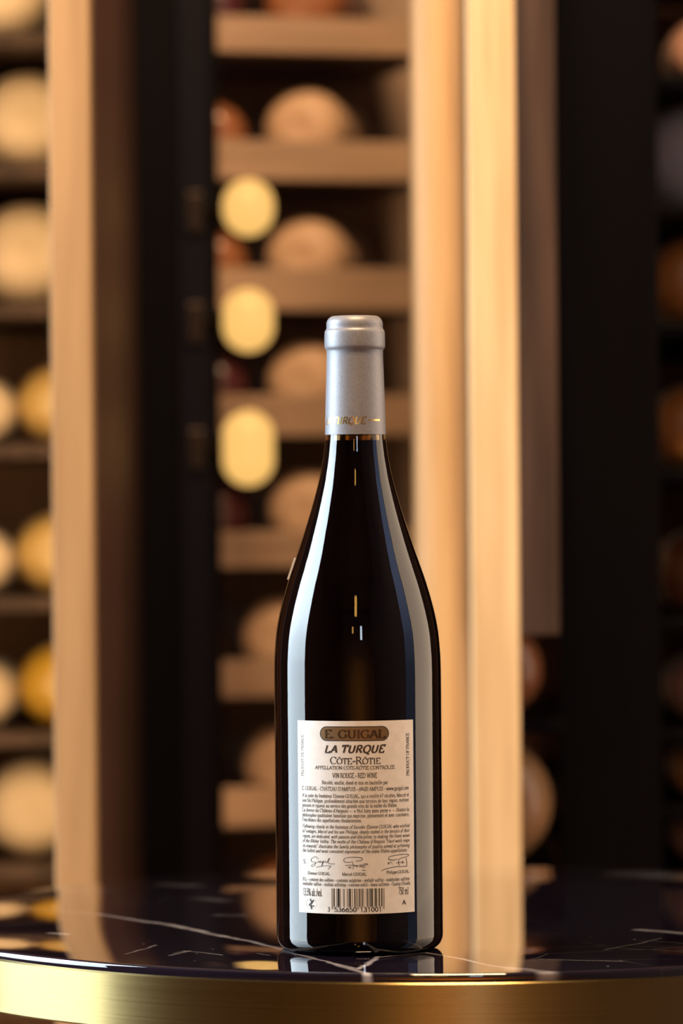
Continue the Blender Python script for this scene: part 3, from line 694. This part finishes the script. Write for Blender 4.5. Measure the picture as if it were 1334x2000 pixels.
# left rack
DL = 2.42
lx1 = pl(181, DL)[0]; lx0 = pl(102, DL)[0]
rackL = empty('wine_rack', (-0.3, 0.9, 0), 'pale wooden wine rack of bright bottles, dark walnut side panel', 'wine rack')
vpost('front_post', [(lx0, DL-D), (lx1, DL-D), (lx1, DL-D+.03), (lx0, DL-D+.03)], dimmed_oak, rackL)['label'] = 'oak front post, dimmer light put into its colour'
sp_y1 = 2.97 - D
vpost('side_panel', [(lx1-.016, DL-D+.031), (lx1, DL-D+.031), (lx1, sp_y1), (lx1-.016, sp_y1)], walnut, rackL)['label'] = 'brown walnut side panel'
LX = -0.62
box('back_board', ((LX+lx1-.016)/2, 3.23-D, Zt/2), (lx1-.016-LX-.002, .012, Zt), noisy(mat('brown_back_board', rough=0.7), (0.22, 0.11, 0.055), (0.30, 0.16, 0.08), GRAIN, 3.0), rackL)
box('end_panel', (LX-.008, (DL-D+3.22-D)/2, Zt/2), (.016, 3.22-DL, Zt), walnut, rackL)
DS = 2.90
left_rows = [-195, 76, 333, 605, 880, 1180, 1445, 1705, 1975]
shelf_top = {}
for i, y in enumerate(left_rows):
    z = at(60, y, DS).z; t = .011
    box('shelf', ((LX+lx1-.018)/2, (DS-D + 3.22-D)/2, z), (lx1-.018-LX-.001, 3.22-DS, t), dark_walnut, rackL, .0008)
    shelf_top[i] = z + t/2 + .0003
local(rackL)

def bottle_mats():
    M = {}
    M['cream'] = noisy(mat('cream_paper_wrap', rough=.6), (.80, .62, .42), (.88, .72, .52), (1, 1, 1), 30)
    M['gold'] = noisy(mat('golden_wine_glass', rough=.3), (.62, .36, .035), (.72, .46, .07), (1, 1, 1), 20)
    M['straw'] = noisy(mat('straw_wine_glass', rough=.3), (.66, .44, .14), (.74, .52, .20), (1, 1, 1), 20)
    M['tan'] = noisy(mat('tan_paper_wrap', rough=.6), (.42, .26, .16), (.50, .32, .20), (1, 1, 1), 30)
    M['brown'] = noisy(mat('amber_bottle_glass', rough=.25), (.20, .07, .03), (.28, .11, .045), (1, 1, 1), 20)
    M['plum'] = noisy(mat('plum_bottle_glass', rough=.25), (.045, .010, .012), (.07, .018, .02), (1, 1, 1), 20)
    M['rose'] = noisy(mat('rose_bottle_glass', rough=.3), (.42, .22, .16), (.50, .28, .20), (1, 1, 1), 20)
    M['silver'] = noisy(mat('pale_blue_paper', rough=.6), (.40, .45, .52), (.50, .54, .60), (1, 1, 1), 20)
    M['chestnut'] = noisy(mat('chestnut_bottle_glass', rough=.35), (.30, .16, .07), (.38, .21, .10), (1, 1, 1), 20)
    M['orange'] = noisy(mat('orange_bottle_glass', rough=.3), (.55, .22, .06), (.65, .30, .09), (1, 1, 1), 20)
    return M
BM = bottle_mats()
_mesh = {}
def bottle_meshes(kind):
    """Unit bottle lying along +y, base at y = 0, diameter 1, length 3.8: body with punted base, paper band, capsule."""
    if kind in _mesh: return _mesh[kind]
    rotx = Matrix.Rotation(-math.pi/2, 4, 'X')
    def mk(name, prof, m):
        bm = bmesh.new(); lathe(bm, prof, 40); bmesh.ops.transform(bm, matrix=rotx, verts=bm.verts[:])
        me = bpy.data.meshes.new(name); bm.normal_update(); bm.to_mesh(me); bm.free(); me.materials.append(m)
        me.polygons.foreach_set('use_smooth', [True]*len(me.polygons)); me.set_sharp_from_angle(angle=math.radians(45)); return me
    body = mk('body', [(0, .03), (.06, .022), (.12, .006), (.18, 0), (.26, .012), (.34, .05), (.41, .12), (.46, .21), (.49, .31), (.5, .42), (.5, 1.9), (.48, 2.1), (.42, 2.35), (.30, 2.65), (.21, 2.9), (.18, 3.1), (.175, 3.3), (0, 3.3)], BM[kind])
    band = mk('label', [(.5, .55), (.508, .55), (.508, 1.6), (.5, 1.6), (.5, .55)], paper_m)
    cap = mk('capsule', [(0, 3.05), (.19, 3.05), (.19, 3.6), (.20, 3.62), (.20, 3.75), (.19, 3.8), (0, 3.8)], foil_m)
    _mesh[kind] = (body, band, cap); return _mesh[kind]
used_labels = set()
def lying_bottle(kind, x, y, ztop, dia, yaw, lab, group, band=True):
    o = empty('lying_bottle', (x, y, ztop + dia*.508), lab, 'bottle', group, yaw)
    for me in bottle_meshes(kind):
        if not band and me.name.startswith('label'): continue
        c = bpy.data.objects.new(me.name, me); link(c, o); c.scale = (dia, dia*.82, dia)
    return o
GL_ = 'bottles lying in the left rack'
def left_bottle(px, row, dia, kind, lab, dd=.0):
    d = DS + .05 + dd; p = at(px, 500, d)
    lying_bottle(kind, p.x, p.y, shelf_top[row], dia, .04*((row % 3)-1), lab, GL_)
for a in [(-8, 1, .080, 'cream', 'cream wrapped bottle end cut off by the top left corner'),
          (52, 2, .074, 'cream', 'cream wrapped bottle end on the second shelf of the left rack, below the corner one'),
          (44, 3, .078, 'cream', 'brightest cream bottle end of the left rack, high up and glowing white'),
          (102, 4, .058, 'straw', 'straw yellow bottle end beside the pale post, level with the lowest light disc'),
          (-42, 4, .050, 'cream', 'cream bottle end at the frame edge, left of the straw yellow one by the light discs'),
          (102, 5, .060, 'straw', 'straw yellow bottle end one shelf above the golden yellow bottle'),
          (-46, 5, .050, 'cream', 'cream bottle end at the frame edge one shelf above the golden bottle'),
          (102, 6, .062, 'gold', 'golden yellow bottle end, the most saturated yellow in the left rack'),
          (-48, 6, .050, 'cream', 'cream bottle end at the frame edge beside the golden yellow bottle'),
          (48, 7, .072, 'cream', 'lowest cream bottle end of the left rack, just above the table edge')]:
    left_bottle(*a)

# dark lacquered door between the left rack and the middle bay, with the three blurred discs of light
cab = empty('cabinet_door', (pl(350, 3.0)[0], 3.0-D, 0), 'black lacquered cabinet door between the left rack and the middle shelves', 'door')
dx0, dx1 = pl(266, 2.99)[0], pl(430, 2.99)[0]
ym = 2.99 - D
box('door_leaf', ((dx0+dx1)/2, ym+.012, Zt/2), (dx1-dx0, .02, Zt), black_lacquer, cab, .001)
xr = pl(352, 2.98)[0]
box('tint_panel', ((xr+dx1-.006)/2, ym-.001, Zt/2), (dx1-.006-xr, .006, Zt-.04), noisy(mat('reflection_tint', rough=.45, Specular_IOR_Level=.15), (.0010, .0005, .0028), (.0018, .0009, .0046), GRAIN, 2.0), cab, .001)  # bluish reflection in the dark door, put into the panel colour
local(cab)

glow_m = mat('amber_disc_glow', (.10, .06, .03), .5, Emission_Color=(1.0, .57, .16, 1), Emission_Strength=0.98)  # out-of-focus lights built as solid glowing bodies; their brackets are added
bracket_m = mat('dark_bronze', (.03, .02, .015), .4, .8)
for px, py, hpx, lab in ((485, 405, 112, 'topmost of three blurred amber light discs, the roundest'), (485, 625, 124, 'middle of three blurred amber light discs, slightly oval'), (485, 875, 148, 'lowest and tallest of three blurred amber light discs')):
    d = 2.94; p = at(px, py, d); k = d/F
    o = empty('light_disc', p, lab, 'lamp', 'blurred amber light discs')
    r = 50*k; hz = max(0, hpx/2*k - r)
    bm = bmesh.new()
    lathe(bm, [(r*math.cos(t), -hz + r*math.sin(t)) for t in [-math.pi/2+math.pi/2*i/10 for i in range(11)]] + [(r*math.cos(t), hz + r*math.sin(t)) for t in [math.pi/2*i/10 for i in range(11)]], 40)
    from_bm('globe', bm, glow_m, o, True)
    bm = bmesh.new(); xd = dx1 - .012 - p.x
    bx(bm, ((xd)/2, (ym-.012-p.y)/2+.006, 0), (.006, .006, .006))
    bm.free()
    bm = bmesh.new()     # added arm from the back of the globe to the door
    a_ = Vector((0, r*.9, 0)); b_ = Vector((xd-.004, ym-.0005-p.y, 0)); dirv = (b_-a_); L2 = dirv.length
    bmesh.ops.create_cone(bm, cap_ends=True, segments=12, radius1=.004, radius2=.004, depth=L2, matrix=Matrix.Translation((a_+b_)/2) @ dirv.to_track_quat('Z', 'Y').to_matrix().to_4x4())
    from_bm('arm', bm, bracket_m, o)
    bm = bmesh.new()
    bx(bm, (xd-.005, ym-.007-p.y, 0), (.012, .006, .03), .001)
    from_bm('wall_plate', bm, bracket_m, o)

# middle bay: shelves turned a little, lips towards us
YAW = math.radians(15); DM = 3.12
cen = at(640, 1000, DM)
rackM = empty('wine_rack', (cen.x, cen.y, 0), 'middle wine rack of brown shelves with raised front lips', 'wine rack', None, YAW)
mid_rows = [(-205, -135), (34, 103), (275, 352), (524, 606), (771, 851), (1036, 1106), (1285, 1358), (1535, 1610), (1785, 1860)]
mid_top = []
Wm = .20
for y0, y1 in mid_rows:
    z1, z0 = at(640, y0, DM).z, at(640, y1, DM).z
    bm = bmesh.new(); bx(bm, (.0, .006, (z0+z1)/2), (Wm, .012, z1-z0), .001)
    sh = from_bm('shelf', bm, oak_shelf, rackM)
    bm = bmesh.new(); bx(bm, (.0, .126, z0+.006), (Wm, .228, .008), .001)
    from_bm('shelf_board', bm, dark_back, sh)
    mid_top.append(z0 + .0105)
box('back_board', (.05, .264, Zt/2), (Wm+.10, .012, Zt), noisy(mat('lightened_back_board', rough=0.7), (0.26, 0.17, 0.12), (0.36, 0.24, 0.17), GRAIN, 3.0), rackM)  # board colour lightened to stand in for ambient light in the bay
rw = rackM.matrix_world if False else Matrix.Translation((cen.x, cen.y, 0)) @ Matrix.Rotation(YAW, 4, 'Z')
GM = 'bottles lying in the middle rack'
def mid_bottle(px, row, dia, kind, yaw, lab, back=.03):
    # place in rack coordinates so the base sits just behind the lip
    k = DM/F; lx = (px-640)*k/math.cos(YAW)
    p = rw @ Vector((lx, .014 + back, 0))
    o = lying_bottle(kind, p.x, p.y, mid_top[row], dia, YAW + yaw, lab, GM, False); return o
names = ['top shelf', 'second shelf', 'third shelf', 'fourth shelf', 'fifth shelf', 'sixth shelf', 'seventh shelf']
kinds = [('brown', 'plum'), ('tan', 'brown'), ('tan', 'brown'), ('tan', 'plum'), ('tan', 'plum'), ('tan', 'brown'), ('tan', 'plum'), ('brown', 'plum')]
labs = [('plain brown bottle behind the topmost lip of the middle rack, partly out of frame', 'dark plum bottle at the top left of the middle rack, partly out of frame'),
        ('tan wrapped bottle between the first and second lips of the middle rack', 'brown bottle just below the topmost lip, beside the black door'),
        ('tan wrapped bottle on the middle rack, right of the topmost light disc', 'brown bottle behind the topmost light disc'),
        ('tan wrapped bottle directly behind the bottle capsule, right of the middle light disc', 'dark plum bottle behind the middle light disc'),
        ('tan wrapped bottle behind the tall bottle neck, right of the lowest light disc', 'dark plum bottle just below the lowest light disc'),
        ('tan bottle end left of the bottle shoulder', 'brown bottle beside the black door, left of the bottle shoulder'),
        ('tan bottle end left of the bottle body, level with the top of the label', 'dark plum bottle beside the black door, level with the label top'),
        ('brown bottle end left of the label, the lowest in the middle rack', 'dark plum bottle beside the black door, lowest in the middle rack')]
for r in range(8):
    xm = 606 if r < 5 else 552
    mid_bottle(xm, r+1, .066, kinds[r][0], -.50, labs[r][0], .012)
    mid_bottle(xm-168, r+1, .056, kinds[r][1], -.34, labs[r][1], .025)

# right-hand post, splayed jamb and the dark bay beside it
DR = 2.42
rx0, rx1 = pl(920.5, DR)[0], pl(1013, DR)[0]
rackR = empty('wine_rack', (0.25, 0.9, 0), 'broad pale oak post and jamb with dark bottle rack beyond', 'wine rack')
fp = vpost('front_post', [(rx0, DR-D), (rx1, DR-D), (rx1, DR-D+.03), (rx0, DR-D+.03)], oak, rackR); fp['label'] = 'bright pale oak front post'
jc = pl(862, 2.49); jr = (pl(919, 2.49)[0] - pl(808, 2.49)[0]) / 2
jamb_plan = [(jc[0]+jr*math.sin(t), jc[1]-jr*.8*math.cos(t)) for t in [-math.pi/2+math.pi*i/16 for i in range(17)]]
vpost('jamb', jamb_plan[::-1], noisy(mat('jamb_oak', rough=.5), (.50, .31, .145), (.64, .42, .21), GRAIN, 3.0, bump=.15), rackR, 0)['label'] = 'rounded tan oak jamb set back beside the post'
RX = .52
zn = at(1050, 1238, 2.5).z
prism('side_panel', [pl(1014, 2.47), pl(1091, 2.47), (pl(1091, 2.47)[0], 2.49-D), (pl(1014, 2.47)[0], 2.49-D)], zn, Zt, dark_walnut, rackR, .001)['label'] = 'dark walnut panel above a niche'
vpost('divider_panel', [pl(1091, 2.62), pl(1290, 2.62), (pl(1290, 2.62)[0], 2.64-D), (pl(1091, 2.62)[0], 2.64-D)], black_lacquer, rackR)['label'] = 'black lacquered panel'
box('back_board', ((rx0+RX)/2+.02, 3.30-D, Zt/2), (RX-rx0-.04, .012, Zt), walnut, rackR)
box('end_panel', (RX+.008, (2.5-D+3.29-D)/2, Zt/2), (.016, .79, Zt), walnut, rackR)
right_rows = [(-195), (96+60), 410, 640, 930, 1220, 1440, 1590, 1720]
rs_top = {}
dxr = pl(1100, 2.8)[0]
for i, y in enumerate(right_rows):
    z = at(1330, y, 2.72).z
    box('shelf', ((dxr+RX)/2, (2.72-D + 3.29-D)/2, z), (RX-dxr-.001, .56, .008), black_lacquer, rackR, .0008)
    rs_top[i] = z + .0043
gap_rows = [1465, 1740]
gap_top = []
gx0, gx1 = pl(830, 2.54)[0], pl(1089, 2.62)[0]
for y in (1190, 1424, 1725):
    z = at(1040, y, 2.52).z
    box('narrow_shelf', ((gx0+gx1)/2, 2.73-D, z), (gx1-gx0-.002, .38, .008), black_lacquer, rackR, .0008)
    gap_top.append(z+.0043)
local(rackR)
GR = 'bottles lying in the right rack'
for px, row, dia, kind, lab in [(1384, 1, .050, 'rose', 'dim rose brown bottle end at the top of the right frame edge'),
        (1375, 2, .080, 'silver', 'pale blue grey wrapped bottle end at the right frame edge'),
        (1372, 3, .066, 'orange', 'orange brown bottle end just below the pale blue grey one'),
        (1368, 4, .062, 'orange', 'orange bottle end alone in the dark, level with the bottle neck'),
        (1374, 5, .060, 'brown', 'very dim brown bottle end at the right frame edge, level with the bottle shoulder'),
        (1372, 6, .050, 'rose', 'rose brown bottle end resting above the two lowest ones at the right frame edge'),
        (1366, 7, .040, 'orange', 'small orange bottle end second from the bottom at the right frame edge'),
        (1362, 8, .036, 'rose', 'lowest small bottle end at the right frame edge, just above the marble')]:
    p = at(px, 900, 2.79)
    lying_bottle(kind, p.x, p.y, rs_top[row], dia, 0, lab, GR)
for px, i, dia, kind, lab in [(952, 2, .084, 'chestnut', 'tan bottle end beside the bright post, just above the marble'), (966, 1, .062, 'brown', 'dim brown bottle end beside the bright post, above the tan one')]:
    p = at(px, 900, 2.56)
    lying_bottle(kind, p.x, p.y, gap_top[i], dia, 0, lab, 'bottles in the narrow gap beside the post', False)
